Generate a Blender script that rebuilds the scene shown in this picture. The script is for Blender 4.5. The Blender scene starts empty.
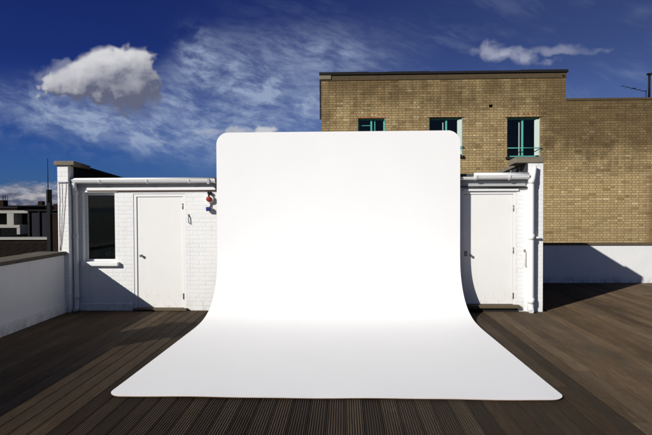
import bpy, math, random
from mathutils import Vector, Matrix
random.seed(7)
SC = bpy.context.scene
COL = SC.collection

# ------------------------------------------------------------------ camera
H = 1.85
yaw, pit, rol = math.radians(2.033), math.radians(1.19), math.radians(0.25)
cd = bpy.data.cameras.new('camera'); cam = bpy.data.objects.new('camera', cd); COL.objects.link(cam)
cd.sensor_width = 36; cd.lens = 507 * 36 / 652; cd.clip_start = 0.05; cd.clip_end = 4000
f = Vector((-math.sin(yaw)*math.cos(pit), math.cos(yaw)*math.cos(pit), -math.sin(pit)))
r = Vector((math.cos(yaw), math.sin(yaw), 0)); u = r.cross(f)
r, u = r*math.cos(rol) - u*math.sin(rol), u*math.cos(rol) + r*math.sin(rol)
M = Matrix((r, u, -f)).transposed().to_4x4(); M.translation = (0, 0, H)
cam.matrix_world = M
SC.camera = cam
SC.view_settings.view_transform = 'Standard'; SC.view_settings.look = 'None'
SC.view_settings.gamma = 1; SC.view_settings.use_curve_mapping = False
SC.view_settings.exposure = 0.22

# ------------------------------------------------------------------ sun
SUN = Vector((1, 0.925, -0.695))                    # the way the light travels
sl = bpy.data.lights.new('sun', 'SUN'); so = bpy.data.objects.new('sun', sl); COL.objects.link(so)
sl.energy = 4.35; sl.angle = math.radians(0.5); sl.color = (1.0, 0.965, 0.90)
so.rotation_euler = SUN.to_track_quat('-Z', 'Y').to_euler(); so.location = (-12, -11, 9)
ELEV = math.asin(0.695 / SUN.length)
SROT = math.atan2(-SUN.x, -SUN.y)                   # azimuth of the sun measured from +Y towards +X

# ------------------------------------------------------------------ small expression language for nodes
class E:
    def __init__(s, nt, v): s.nt = nt; s.v = v
    def _m(s, op, *a, clamp=False):
        n = s.nt.nodes.new('ShaderNodeMath'); n.operation = op; n.use_clamp = clamp
        for i, x in enumerate(a):
            if isinstance(x, E): x = x.v
            if isinstance(x, (int, float)): n.inputs[i].default_value = x
            else: s.nt.links.new(x, n.inputs[i])
        return E(s.nt, n.outputs[0])
    def __add__(s, o): return s._m('ADD', s, o)
    __radd__ = __add__
    def __sub__(s, o): return s._m('SUBTRACT', s, o)
    def __rsub__(s, o): return s._m('SUBTRACT', o, s)
    def __mul__(s, o): return s._m('MULTIPLY', s, o)
    __rmul__ = __mul__
    def __truediv__(s, o): return s._m('DIVIDE', s, o)
    def floor(s): return s._m('FLOOR', s)
    def mod2(s): return s._m('FLOORED_MODULO', s, 2.0)
    def absv(s): return s._m('ABSOLUTE', s)
    def mx(s, o): return s._m('MAXIMUM', s, o)
    def mn(s, o): return s._m('MINIMUM', s, o)
    def gt(s, o): return s._m('GREATER_THAN', s, o)
    def lt(s, o): return s._m('LESS_THAN', s, o)
    def pw(s, o): return s._m('POWER', s, o)
    def clamp(s): return s._m('ADD', s, 0.0, clamp=True)
    def ss(s, a, b):                                # smoothstep
        n = s.nt.nodes.new('ShaderNodeMapRange'); n.interpolation_type = 'SMOOTHSTEP'
        s.nt.links.new(s.v, n.inputs[0])
        n.inputs[1].default_value = a; n.inputs[2].default_value = b
        n.inputs[3].default_value = 0; n.inputs[4].default_value = 1
        if a > b:
            n.inputs[1].default_value = b; n.inputs[2].default_value = a
            n.inputs[3].default_value = 1; n.inputs[4].default_value = 0
        return E(s.nt, n.outputs[0])
def sep(nt, sock):
    n = nt.nodes.new('ShaderNodeSeparateXYZ'); nt.links.new(sock, n.inputs[0])
    return [E(nt, n.outputs[i]) for i in range(3)]
def comb(nt, *a):
    n = nt.nodes.new('ShaderNodeCombineXYZ')
    for i, x in enumerate(a):
        if isinstance(x, E): nt.links.new(x.v, n.inputs[i])
        else: n.inputs[i].default_value = x
    return n.outputs[0]
def noise(nt, vec, scale, detail=4, rough=0.55, dist=0.0):
    n = nt.nodes.new('ShaderNodeTexNoise'); n.noise_dimensions = '3D'
    nt.links.new(vec, n.inputs['Vector'])
    n.inputs['Scale'].default_value = scale; n.inputs['Detail'].default_value = detail
    n.inputs['Roughness'].default_value = rough; n.inputs['Distortion'].default_value = dist
    return E(nt, n.outputs[0])
def white(nt, vec):
    n = nt.nodes.new('ShaderNodeTexWhiteNoise'); n.noise_dimensions = '3D'; nt.links.new(vec, n.inputs['Vector'])
    return E(nt, n.outputs['Value'])
def mixc(nt, fac, a, b, mode='MIX'):
    n = nt.nodes.new('ShaderNodeMix'); n.data_type = 'RGBA'; n.blend_type = mode
    for i, x in ((0, fac), (6, a), (7, b)):
        if isinstance(x, E): x = x.v
        if isinstance(x, (int, float)): n.inputs[i].default_value = x
        elif isinstance(x, tuple): n.inputs[i].default_value = (*x, 1) if len(x) == 3 else x
        else: nt.links.new(x, n.inputs[i])
    return n.outputs[2]
def grey(nt, e):
    return comb(nt, e, e, e)

# ------------------------------------------------------------------ world: sky and clouds
W = bpy.data.worlds.new('World'); SC.world = W; W.use_nodes = True
nt = W.node_tree; nt.nodes.clear()
out = nt.nodes.new('ShaderNodeOutputWorld'); bg = nt.nodes.new('ShaderNodeBackground')
nt.links.new(bg.outputs[0], out.inputs[0])
SKY = 0.05
bg.inputs['Strength'].default_value = SKY
sky = nt.nodes.new('ShaderNodeTexSky'); sky.sky_type = 'NISHITA'; sky.sun_disc = False
sky.sun_elevation = ELEV; sky.sun_rotation = SROT; sky.altitude = 0; sky.air_density = 1.0
sky.dust_density = 0.3; sky.ozone_density = 3.0
tc = nt.nodes.new('ShaderNodeTexCoord')
dx, dy, dz = sep(nt, tc.outputs['Generated'])
yy = dy.mx(0.06)
cu, cv = dx / yy, dz / yy                            # tangent plane facing north, radians-like units
up_ = dz.mx(0.02)
plane = comb(nt, dx / up_, dy / up_, 0.0)            # the plane of a high cloud layer
face = comb(nt, cu, cv, 0.0)
P = lambda x: (x - 344) / 507.0
Q = lambda y: (207 - y) / 507.0
def gauss(cx, cy, rx, ry, U=None, V=None):
    p = ((cu if U is None else U) - P(cx)) * (507.0 / rx); q = ((cv if V is None else V) - Q(cy)) * (507.0 / ry)
    return cu._m('EXPONENT', (p * p + q * q) * -1.0)
def wisp_mask():
    # the thin high sheet: a broad veil with a slanting lower rim
    n1 = noise(nt, face, 6.0, 4, 0.55) - 0.5
    c2 = cu + n1 * 0.08; v2 = cv + n1 * 0.06
    rim1 = (v2 - (c2 * -0.50 - 0.165)).ss(-0.010, 0.045)        # steep piece at the far left
    rim2 = (v2 - (c2 * -0.16 + 0.028)).ss(-0.012, 0.050)        # flatter piece to the right
    top = (v2 - (c2.ss(P(120), P(230)) * 0.10 + 0.235)).ss(0.055, -0.045)
    right = cu.ss(0.22, -0.02)
    return rim1 * rim2 * top * right
# fine flocks and streaks of the sheet, warped so that no grain shows
wz_ = noise(nt, face, 9.0, 3, 0.55)
wx_ = noise(nt, comb(nt, cu, cv, 8.0), 9.0, 3, 0.55)
fu = cu + (wx_ - 0.5) * 0.05; fv = cv + (wz_ - 0.5) * 0.035
n_streak = noise(nt, comb(nt, fu * 1.0 + fv * 0.5, fv * 2.6 + fu * 0.75, 0.3), 9.0, 7, 0.60)
n_flock = noise(nt, comb(nt, fu * 1.5 + fv * 0.8, fv * 3.4 + fu * 0.6, 1.7), 24.0, 5, 0.62)
n_big = noise(nt, comb(nt, cu, cv * 1.8, 4.0), 6.5, 3, 0.5)
patches = (n_streak * 0.45 + n_flock * 0.45 + n_big * 0.30).ss(0.50, 0.74)
wide = wisp_mask()
blobs = gauss(196, 52, 17, 20) * 1.0 + gauss(224, 74, 26, 13) * 0.8 + gauss(212, 98, 46, 15) * 0.8 + gauss(272, 84, 30, 15) * 0.75 + gauss(288, 104, 44, 16) * 0.9 + gauss(325, 55, 30, 12) * 0.5 + gauss(195, 128, 60, 16) * 0.6 + gauss(70, 118, 70, 22) * 0.65 + gauss(12, 98, 40, 13) * 0.6 + gauss(150, 138, 60, 16) * 0.6
soft = noise(nt, comb(nt, fu * 1.0, fv * 1.5, 5.0), 13.0, 6, 0.56)
sheet = (wide * (0.18 + patches * 0.40) + blobs.mn(1.0) * soft.ss(0.41, 0.60) * (0.42 + n_flock.ss(0.35, 0.65) * 0.42)).clamp()
faint = n_streak.ss(0.45, 0.75) * n_big.ss(0.40, 0.65) * cu.ss(-0.35, 0.0) * cv.ss(0.06, 0.16) * cv.ss(0.52, 0.3)
a_thin = (sheet * 0.88).mx(faint * 0.20).clamp()
def puff(cx, cy, a, b_up, b_dn, amp, sc, seed, edge=0.22, warp=0.9):
    """a cumulus as a noisy ellipse with a flatter base; returns density and light"""
    w1 = (noise(nt, comb(nt, cu, cv, seed + 20.0), 17.0, 3, 0.5) - 0.5) * (a * warp / 507.0)
    w2 = (noise(nt, comb(nt, cu, cv, seed + 30.0), 17.0, 3, 0.5) - 0.5) * (b_up * 1.4 * warp / 507.0)
    def dens(ou, ov):
        U = (cu + ou + w1 - P(cx)) / (a / 507.0)
        V0 = cv + ov + w2 - Q(cy)
        V = V0.mx(0.0) / (b_up / 507.0) + V0.mn(0.0) / (b_dn / 507.0)
        vec = comb(nt, cu + ou, (cv + ov) * 1.15, seed)
        nz = noise(nt, vec, sc, 7, 0.56, 0.25)
        lump = noise(nt, vec, sc * 0.38, 1, 0.5, 0.0)
        return 1.0 - U * U - V * V + (nz - 0.5) * amp + (lump - 0.5) * amp * 1.1
    d0 = dens(0.0, 0.0); d1 = dens(-0.009, 0.014)
    return d0.ss(0.0, edge), d0, d1
LOBES = ((48, 77, 13, 9, 0.55), (70, 80, 22, 14, 0.85), (79, 68, 14, 12, 0.65), (96, 63, 17, 17, 0.9), (112, 57, 15, 14, 0.7), (126, 62, 18, 15, 0.8), (145, 60, 12, 14, 0.8), (106, 88, 42, 14, 1.0), (138, 86, 20, 17, 0.9), (124, 97, 36, 12, 0.8))
def cumulus(ou, ov):
    wv = comb(nt, cu + ou, (cv + ov) * 1.1, 0.0)
    n_lo = noise(nt, wv, 25.0, 2, 0.5) - 0.5
    n_hi = noise(nt, wv, 40.0, 6, 0.60) - 0.5
    U = cu + ou + n_lo * 0.10; V = cv + ov + (n_hi * 1.0 + n_lo * 1.6) * 0.040
    t = None
    for cx, cy, rx, ry, w in LOBES:
        g_ = gauss(cx, cy, rx, ry, U, V) * w
        t = g_ if t is None else t + g_
    return t * 0.95 + (n_hi * 1.4 + n_lo * 0.9) * (t * 2.5).mn(1.0) - 0.36
d0 = cumulus(0.0, 0.0); d1 = cumulus(-0.007, 0.012); d2 = cumulus(-0.016, 0.026)
A = (d0 - cv.ss(Q(92), Q(106)) * 0.0).ss(-0.10, 0.36)
A = A * (1.0 - cv.ss(Q(90), Q(108)) * (1.0 - d0.ss(-0.10, 1.1)))
A2, _, _ = puff(120, 100, 56, 24, 18, 2.2, 26.0, 12.0, 1.7)
V0 = (cv - Q(100)) / (50 / 507.0)
lightA = ((d0 - d1) * 0.34 + (d0 - d2) * 0.20 + V0 * 0.85 - 0.10 + d0 * -0.04 + (cu - P(112)) * -1.1).clamp()
B_, e0, e1 = puff(56, 74, 30, 16, 17, 2.4, 26.0, 3.0, 1.2, 1.6)
C_, g0, g1 = puff(512, 62, 46, 12, 8, 2.4, 30.0, 5.0, 1.5, 2.2)
C2, _, _ = puff(566, 57, 58, 8, 4, 2.0, 30.0, 6.5, 1.4, 1.8)
C3, _, _ = puff(492, 56, 15, 15, 12, 2.2, 34.0, 8.5, 1.4, 1.6)
D_, h0, h1 = puff(262, 131, 17, 8, 10, 2.2, 50.0, 9.0, 0.9, 2.0)
D2, _, _ = puff(234, 132, 10, 6, 9, 2.2, 50.0, 10.0, 0.9, 2.0)
F_, _, _ = puff(232, 132, 40, 5, 4, 1.6, 44.0, 11.0, 0.9)
# low bank on the horizon
nb = noise(nt, comb(nt, cu, cv * 2.2, 2.0), 22.0, 6, 0.6, 0.3)
bank = ((cv + (nb - 0.5) * 0.05).ss(0.052, 0.030)) * cu.ss(-0.20, -0.50)
nb2 = noise(nt, comb(nt, cu, cv * 3.0 + 0.02, 2.0), 26.0, 5, 0.6, 0.3)
bank_l = ((nb2 - 0.5) * 3.0 + (cv / 0.05) * 0.8 - 0.05).clamp()
# the polarised depth of the sky away from the sun
hi = cv.ss(0.03, 0.36); side = cu.ss(-0.55, 0.55)
t_hi = mixc(nt, side, (0.13, 0.19, 0.66), (0.34, 0.34, 0.60))
t_lo = mixc(nt, side, (0.16, 0.36, 0.98), (0.50, 0.56, 0.95))
tcol = mixc(nt, hi, t_lo, t_hi)
tcol = mixc(nt, dy.ss(0.0, 0.3), (0.38, 0.44, 0.66), tcol)
tint = mixc(nt, 1.0, sky.outputs[0], tcol, 'MULTIPLY')
S = 1.0 / SKY
def rad(c): return tuple(x * S for x in c)
col = mixc(nt, a_thin, tint, rad((0.27, 0.34, 0.48)))
col = mixc(nt, A2 * 0.75, col, rad((0.115, 0.13, 0.20)))
col = mixc(nt, B_ * 0.65, col, rad((0.24, 0.26, 0.36)))
colA = mixc(nt, lightA, rad((0.105, 0.115, 0.175)), rad((0.58, 0.58, 0.60)))
col = mixc(nt, A * 0.97, col, colA)
cl = ((g0 - g1) * 0.8 + 0.55).clamp()
col = mixc(nt, C_ * 0.62, col, mixc(nt, cl, rad((0.20, 0.22, 0.32)), rad((0.40, 0.42, 0.50))))
col = mixc(nt, C2 * 0.5, col, rad((0.32, 0.34, 0.43)))
col = mixc(nt, C3 * 0.6, col, rad((0.40, 0.42, 0.50)))
col = mixc(nt, F_ * 0.4, col, rad((0.40, 0.42, 0.48)))
col = mixc(nt, D2 * 0.6, col, rad((0.42, 0.43, 0.47)))
col = mixc(nt, D_ * 0.8, col, mixc(nt, ((h0 - h1) * 0.8 + 0.6).clamp(), rad((0.25, 0.27, 0.34)), rad((0.55, 0.55, 0.56))))
col = mixc(nt, bank * 0.92, col, mixc(nt, bank_l, rad((0.075, 0.085, 0.14)), rad((0.48, 0.46, 0.47))))
nt.links.new(col, bg.inputs['Color'])

# ------------------------------------------------------------------ materials
def newmat(name, rough=0.7, spec=0.3, metal=0.0):
    m = bpy.data.materials.new(name); m.use_nodes = True
    b = m.node_tree.nodes['Principled BSDF']
    b.inputs['Roughness'].default_value = rough; b.inputs['Specular IOR Level'].default_value = spec
    b.inputs['Metallic'].default_value = metal
    g = m.node_tree.nodes.new('ShaderNodeNewGeometry')
    return m, m.node_tree, b, g.outputs['Position']
def bump(nt, b, h, strength, dist=0.01):
    n = nt.nodes.new('ShaderNodeBump'); n.inputs['Strength'].default_value = strength
    n.inputs['Distance'].default_value = dist
    nt.links.new(h.v if isinstance(h, E) else h, n.inputs['Height']); nt.links.new(n.outputs[0], b.inputs['Normal'])
def plain(name, colour, rough=0.6, spec=0.3, vary=0.12, scale=6.0, metal=0.0, bmp=0.0, dirt=None):
    m, nt, b, pos = newmat(name, rough, spec, metal)
    n = noise(nt, pos, scale, 6, 0.6)
    c = mixc(nt, (n - 0.5) * 2.0 * vary + 0.5, tuple(x * (1 - vary) for x in colour), tuple(min(1, x * (1 + vary)) for x in colour))
    if dirt:
        n2 = noise(nt, pos, 2.3, 8, 0.7).ss(0.58, 0.80)
        c = mixc(nt, n2 * dirt[3], c, dirt[:3])
    nt.links.new(c, b.inputs['Base Color'])
    if bmp: bump(nt, b, noise(nt, pos, scale * 8, 4, 0.6), bmp, 0.004)
    return m
def bricks(nt, pos, bw=0.225, bh=0.075, joint=0.010, headers=True):
    """returns per-brick random, mortar mask and joint coordinates in world space"""
    x, y, z = sep(nt, pos)
    wob = (noise(nt, pos, 9.0, 2, 0.5) - 0.5) * 0.008
    h = x + y
    row = ((z + wob) / bh).floor()
    odd = row.mod2()
    # english garden style: some rows of headers
    if headers:
        hd = row._m('FLOORED_MODULO', row, 2.0).lt(0.5)
    else:
        hd = row * 0.0
    w = bw - hd * (bw * 0.5)
    cx = h / w + odd * 0.5 - hd * 0.25 + wob * 2.0
    colm = cx.floor()
    fx = (cx - colm) * w; fz = (z + wob) - row * bh
    j = joint
    mx_ = fx.mn(w - fx); mz = fz.mn(bh - fz)
    d = mx_.mn(mz)
    mort = d.ss(j * 0.75, j * 0.3)
    rnd = white(nt, comb(nt, colm, row, 0.5))
    rnd2 = white(nt, comb(nt, colm, row, 7.5))
    return rnd, rnd2, mort, d, x, y, z
def make_stock_brick():
    m, nt, b, pos = newmat('yellow_stock_brick', 0.9, 0.15)
    rnd, rnd2, mort, d, x, y, z = bricks(nt, pos, bw=0.22, joint=0.013)
    ramp = nt.nodes.new('ShaderNodeValToRGB')
    nt.links.new(rnd.v, ramp.inputs[0]); cr = ramp.color_ramp; cr.interpolation = 'LINEAR'
    stops = [(0.0, (0.27, 0.185, 0.085)), (0.07, (0.40, 0.285, 0.135)), (0.35, (0.44, 0.320, 0.155)), (0.6, (0.46, 0.340, 0.166)), (0.95, (0.50, 0.375, 0.190)), (1.0, (0.62, 0.49, 0.29))]
    cr.elements[0].position = 0; cr.elements[0].color = (*stops[0][1], 1)
    cr.elements[1].position = 1; cr.elements[1].color = (*stops[-1][1], 1)
    for p, c in stops[1:-1]:
        e = cr.elements.new(p); e.color = (*c, 1)
    c = ramp.outputs[0]
    rowr = white(nt, comb(nt, (z / 0.075).floor(), 3.0, 1.0))
    c = mixc(nt, 1.0, c, grey(nt, rowr * 0.28 + 0.84), 'MULTIPLY')
    fine = noise(nt, pos, 60.0, 4, 0.7)
    c = mixc(nt, fine.ss(0.3, 0.75) * 0.35, c, mixc(nt, 0.5, c, (0.10, 0.07, 0.04)))
    # soot and weather with a shape of their own, heavier in the old upper courses
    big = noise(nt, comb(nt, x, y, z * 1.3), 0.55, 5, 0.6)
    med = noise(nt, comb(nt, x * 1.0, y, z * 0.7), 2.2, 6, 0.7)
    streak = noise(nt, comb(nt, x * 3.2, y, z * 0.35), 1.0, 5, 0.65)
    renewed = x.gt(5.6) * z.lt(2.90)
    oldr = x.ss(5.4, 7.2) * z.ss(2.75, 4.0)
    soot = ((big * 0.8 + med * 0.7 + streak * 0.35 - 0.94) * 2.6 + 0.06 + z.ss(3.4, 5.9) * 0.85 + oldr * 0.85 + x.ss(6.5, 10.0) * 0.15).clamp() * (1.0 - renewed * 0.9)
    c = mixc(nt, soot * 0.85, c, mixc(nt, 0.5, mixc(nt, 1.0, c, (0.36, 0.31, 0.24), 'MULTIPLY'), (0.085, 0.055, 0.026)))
    gold = noise(nt, comb(nt, x, y, z * 1.4), 1.1, 5, 0.65).ss(0.52, 0.72) * (1.0 - renewed)
    c = mixc(nt, gold * 0.45, c, mixc(nt, 0.6, c, (0.58, 0.42, 0.20)))
    blot = noise(nt, comb(nt, x, y, z), 1.5, 6, 0.65).ss(0.52, 0.66) * (oldr * 0.8 + 0.2)
    c = mixc(nt, blot * 0.6, c, (0.055, 0.04, 0.025))
    rust = x.ss(9.35, 9.65) * z.lt(2.84)
    c = mixc(nt, rust * 0.6, c, (0.16, 0.07, 0.03))
    mc = mixc(nt, renewed * 0.5, mixc(nt, soot * 0.7, (0.20, 0.148, 0.080), (0.06, 0.045, 0.027)), (0.26, 0.195, 0.11))
    c = mixc(nt, mort, c, mc)
    nt.links.new(c, b.inputs['Base Color'])
    bump(nt, b, (1.0 - mort) * 0.9 + fine * 0.45 + rnd2 * 0.35, 0.9, 0.010)
    return m
def make_white_brick(name='white_painted_brick', base=(0.80, 0.80, 0.79), s=0.30):
    m, nt, b, pos = newmat(name, 0.65, 0.25)
    rnd, rnd2, mort, d, x, y, z = bricks(nt, pos, headers=False)
    n = noise(nt, pos, 2.0, 6, 0.65)
    c = mixc(nt, n.ss(0.35, 0.75) * 0.25, base, tuple(q * 0.86 for q in base))
    c = mixc(nt, rnd * 0.08, c, (0.6, 0.6, 0.58))
    c = mixc(nt, mort * noise(nt, pos, 3.0, 4, 0.6).ss(0.42, 0.62) * 0.25, c, (0.42, 0.41, 0.40))
    chips = noise(nt, pos, 34.0, 5, 0.75).ss(0.70, 0.76)
    c = mixc(nt, chips * 0.7, c, (0.45, 0.38, 0.30))
    foot = z.ss(0.35, 0.0) * noise(nt, comb(nt, x * 2.5, y * 2.5, z), 5.0, 5, 0.7).ss(0.42, 0.7)
    c = mixc(nt, foot * 0.45, c, (0.36, 0.33, 0.28))
    run = noise(nt, comb(nt, x * 14.0, y * 14.0, z * 0.5), 1.0, 4, 0.6).ss(0.54, 0.76)
    c = mixc(nt, run * 0.26, c, (0.45, 0.42, 0.38))
    nt.links.new(c, b.inputs['Base Color'])
    soft = d.ss(0.0, 0.014)
    bump(nt, b, soft * 1.0 + rnd2 * 0.6 + noise(nt, pos, 40.0, 4, 0.6) * 0.8, s, 0.007)
    return m
def make_render_white():
    m, nt, b, pos = newmat('white_painted_render', 0.7, 0.2)
    x, y, z = sep(nt, pos)
    n = noise(nt, pos, 1.3, 6, 0.6)
    c = mixc(nt, n.ss(0.3, 0.8) * 0.35, (0.78, 0.78, 0.78), (0.62, 0.62, 0.62))
    run = noise(nt, comb(nt, x * 9.0, y * 9.0, z * 0.6), 1.0, 5, 0.65).ss(0.55, 0.8) * z.ss(0.2, 1.0)
    c = mixc(nt, run * 0.42, c, (0.36, 0.34, 0.32))
    foot = z.ss(0.22, 0.0) * noise(nt, comb(nt, x * 1.5, y * 1.5, z), 4.0, 6, 0.7).ss(0.35, 0.7)
    c = mixc(nt, foot * 0.7, c, (0.24, 0.22, 0.20))
    nt.links.new(c, b.inputs['Base Color'])
    bump(nt, b, noise(nt, pos, 18.0, 6, 0.65), 0.35, 0.01)
    return m
def make_deck():
    m, nt, b, pos = newmat('weathered_deck_wood', 0.78, 0.22)
    a = nt.nodes.new('ShaderNodeAttribute'); a.attribute_name = 'tone'
    tone = E(nt, a.outputs['Fac'])
    a2 = nt.nodes.new('ShaderNodeAttribute'); a2.attribute_name = 'hue'
    hue = E(nt, a2.outputs['Fac'])
    x, y, z = sep(nt, pos)
    grain = noise(nt, comb(nt, x * 90.0, y * 3.5, tone * 9.0), 1.0, 6, 0.70, 0.3)
    blot = noise(nt, comb(nt, x * 2.0, y * 0.7, hue * 5.0), 1.6, 5, 0.6)
    c = mixc(nt, hue, (0.102, 0.066, 0.037), (0.112, 0.080, 0.050))
    k = tone * (0.10 + grain * 1.75) * (0.60 + blot * 0.75)
    c = mixc(nt, 1.0, c, grey(nt, k), 'MULTIPLY')
    worn = noise(nt, comb(nt, x * 42.0, y * 1.6, 3.0), 1.0, 6, 0.75).ss(0.52, 0.72) * blot.ss(0.38, 0.62) * tone.ss(0.45, 0.9)
    c = mixc(nt, worn * 0.60, c, (0.26, 0.205, 0.14))
    sx = ((x - 0.167) / 0.1625); sx = (sx - sx.floor() - 0.5).absv()          # 0 centre .. 0.5 edge
    sy = y / 0.45; sy = (sy - sy.floor() - 0.5).absv() * 0.45
    ex = (sx - 0.36) * 0.1625
    scrw = (ex * ex + sy * sy).lt(0.0045 * 0.0045)
    c = mixc(nt, scrw, c, (0.012, 0.011, 0.010))
    damp = noise(nt, comb(nt, x * 0.8, y * 0.35, 9.0), 1.0, 5, 0.6).ss(0.50, 0.72)
    c = mixc(nt, damp * 0.45, c, (0.030, 0.024, 0.019))
    groove = z.ss(-0.0005, -0.006)
    c = mixc(nt, groove * 0.75, c, (0.012, 0.010, 0.008))
    nt.links.new(c, b.inputs['Base Color'])
    bump(nt, b, grain, 0.35, 0.003)
    return m
def make_backdrop():
    m, nt, b, pos = newmat('matt_white_backdrop_vinyl', 0.62, 0.25)
    x, y, z = sep(nt, pos)
    n = noise(nt, pos, 1.1, 4, 0.5)
    c = mixc(nt, n.ss(0.3, 0.7) * 0.4, (0.835, 0.833, 0.828), (0.81, 0.808, 0.805))
    sc = noise(nt, comb(nt, x * 1.0, y * 1.5, z * 1.0), 7.0, 7, 0.75).ss(0.60, 0.78) * y.ss(7.4, 6.2)
    c = mixc(nt, sc * 0.20, c, (0.62, 0.62, 0.64))
    spots = noise(nt, comb(nt, x, y, z), 26.0, 4, 0.7).ss(0.70, 0.76) * y.ss(8.2, 6.5)
    c = mixc(nt, spots * 0.22, c, (0.55, 0.53, 0.50))
    nt.links.new(c, b.inputs['Base Color'])
    bump(nt, b, noise(nt, comb(nt, x, y, z), 1.6, 3, 0.5) * 1.3 + noise(nt, pos, 60, 3, 0.5) * 0.02, 0.12, 0.03)
    return m
def make_door():
    m, nt, b, pos = newmat('cream_gloss_door_paint', 0.45, 0.4)
    x, y, z = sep(nt, pos)
    n = noise(nt, pos, 1.5, 6, 0.6)
    c = mixc(nt, n.ss(0.3, 0.75) * 0.5, (0.81, 0.80, 0.775), (0.74, 0.73, 0.70))
    drip = noise(nt, comb(nt, x * 16.0, y, z * 0.45), 1.0, 5, 0.65).ss(0.58, 0.80)
    c = mixc(nt, drip * 0.22, c, (0.50, 0.46, 0.38))
    scr = noise(nt, comb(nt, x * 9.0, y, z * 9.0), 3.0, 7, 0.8).ss(0.66, 0.74)
    c = mixc(nt, scr * 0.35, c, (0.48, 0.45, 0.40))
    stn = z.ss(0.45, 0.06) * noise(nt, comb(nt, x * 5, y, z * 3), 3.0, 6, 0.7).ss(0.50, 0.72)
    c = mixc(nt, stn * 0.6, c, (0.42, 0.33, 0.20))
    nt.links.new(c, b.inputs['Base Color'])
    bump(nt, b, noise(nt, comb(nt, x, y, z), 1.2, 3, 0.5) + noise(nt, pos, 30, 4, 0.6) * 0.04, 0.15, 0.02)
    return m
MAT = {}
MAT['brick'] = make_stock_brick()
MAT['wbrick'] = make_white_brick()
MAT['render'] = make_render_white()
MAT['deck'] = make_deck()
MAT['backdrop'] = make_backdrop()
MAT['door'] = make_door()
MAT['white'] = plain('white_gloss_paint', (0.80, 0.80, 0.79), 0.4, 0.45, 0.05, 5, dirt=(0.42, 0.38, 0.32, 0.35))
MAT['dirty'] = plain('grey_dirty_paint', (0.42, 0.42, 0.43), 0.7, 0.2, 0.25, 5, dirt=(0.15, 0.12, 0.10, 0.6))
MAT['ply'] = plain('tan_plywood_edge', (0.36, 0.25, 0.18), 0.7, 0.2, 0.15, 12)
MAT['stone'] = plain('weathered_coping_stone', (0.19, 0.165, 0.125), 0.9, 0.15, 0.35, 7, bmp=0.6, dirt=(0.07, 0.065, 0.045, 0.7))
MAT['cap'] = plain('mossy_coping_stone', (0.115, 0.102, 0.078), 0.9, 0.15, 0.35, 6, bmp=0.6, dirt=(0.06, 0.06, 0.035, 0.7))
MAT['felt'] = plain('black_roofing_felt', (0.018, 0.017, 0.018), 0.85, 0.12, 0.3, 8, bmp=0.5)
MAT['slate'] = plain('dark_grey_flashing', (0.045, 0.045, 0.050), 0.6, 0.4, 0.4, 5, bmp=0.3)
MAT['lead'] = plain('pale_lead_strip', (0.26, 0.26, 0.28), 0.5, 0.4, 0.2, 9)
MAT['roof'] = plain('grey_roof_felt', (0.09, 0.088, 0.085), 0.9, 0.2, 0.3, 6, bmp=0.4)
MAT['teal'] = plain('teal_window_paint', (0.10, 0.43, 0.37), 0.45, 0.4, 0.15, 14, dirt=(0.30, 0.34, 0.30, 0.4))
MAT['palegreen'] = plain('pale_green_reveal_paint', (0.40, 0.48, 0.44), 0.6, 0.3, 0.08, 8)
MAT['glass'] = plain('dark_window_glass', (0.010, 0.012, 0.016), 0.06, 0.5, 0.1, 3)
def make_clear_glass():
    m = bpy.data.materials.new('window_glass'); m.use_nodes = True; nt = m.node_tree; nt.nodes.clear()
    o = nt.nodes.new('ShaderNodeOutputMaterial'); mx = nt.nodes.new('ShaderNodeMixShader')
    t = nt.nodes.new('ShaderNodeBsdfTransparent'); t.inputs[0].default_value = (0.62, 0.70, 0.68, 1)
    g = nt.nodes.new('ShaderNodeBsdfGlossy'); g.inputs['Roughness'].default_value = 0.03
    fr = nt.nodes.new('ShaderNodeFresnel'); fr.inputs[0].default_value = 1.5
    nt.links.new(fr.outputs[0], mx.inputs[0]); nt.links.new(t.outputs[0], mx.inputs[1]); nt.links.new(g.outputs[0], mx.inputs[2])
    nt.links.new(mx.outputs[0], o.inputs[0]); return m
MAT['clear'] = make_clear_glass()
MAT['curtain'] = plain('dark_curtain_cloth', (0.085, 0.115, 0.110), 0.9, 0.1, 0.3, 10)
MAT['net'] = plain('grey_net_curtain', (0.12, 0.13, 0.14), 0.9, 0.1, 0.3, 8)
MAT['black'] = plain('black_painted_metal', (0.010, 0.010, 0.011), 0.7, 0.12, 0.2, 9)
MAT['steel'] = plain('dull_steel', (0.32, 0.31, 0.29), 0.4, 0.5, 0.2, 20, metal=0.9)
MAT['rusty'] = plain('rusty_metal', (0.14, 0.07, 0.035), 0.8, 0.2, 0.4, 25, bmp=0.4)
MAT['red'] = plain('red_bell_enamel', (0.27, 0.025, 0.016), 0.6, 0.3, 0.15, 20)
MAT['blue'] = plain('blue_plastic', (0.010, 0.020, 0.17), 0.4, 0.5, 0.1, 20)
MAT['sillwood'] = plain('rotting_sill_wood', (0.11, 0.085, 0.055), 0.85, 0.2, 0.4, 12, bmp=0.6, dirt=(0.06, 0.05, 0.03, 0.8))
MAT['darkgap'] = plain('dark_void', (0.006, 0.006, 0.006), 0.9, 0.1, 0.1, 4)
MAT['cable'] = plain('red_brown_cable', (0.22, 0.09, 0.07), 0.6, 0.3, 0.2, 20)
MAT['soldier'] = plain('sooty_concrete_band', (0.085, 0.062, 0.036), 0.9, 0.15, 0.35, 5, bmp=0.5, dirt=(0.05, 0.04, 0.028, 0.8))
MAT['orange'] = plain('red_rubbed_brick', (0.30, 0.085, 0.040), 0.85, 0.2, 0.35, 14, bmp=0.4)
MAT['cladding'] = plain('dark_grey_cladding', (0.020, 0.021, 0.028), 0.8, 0.06, 0.3, 1.0)
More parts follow.
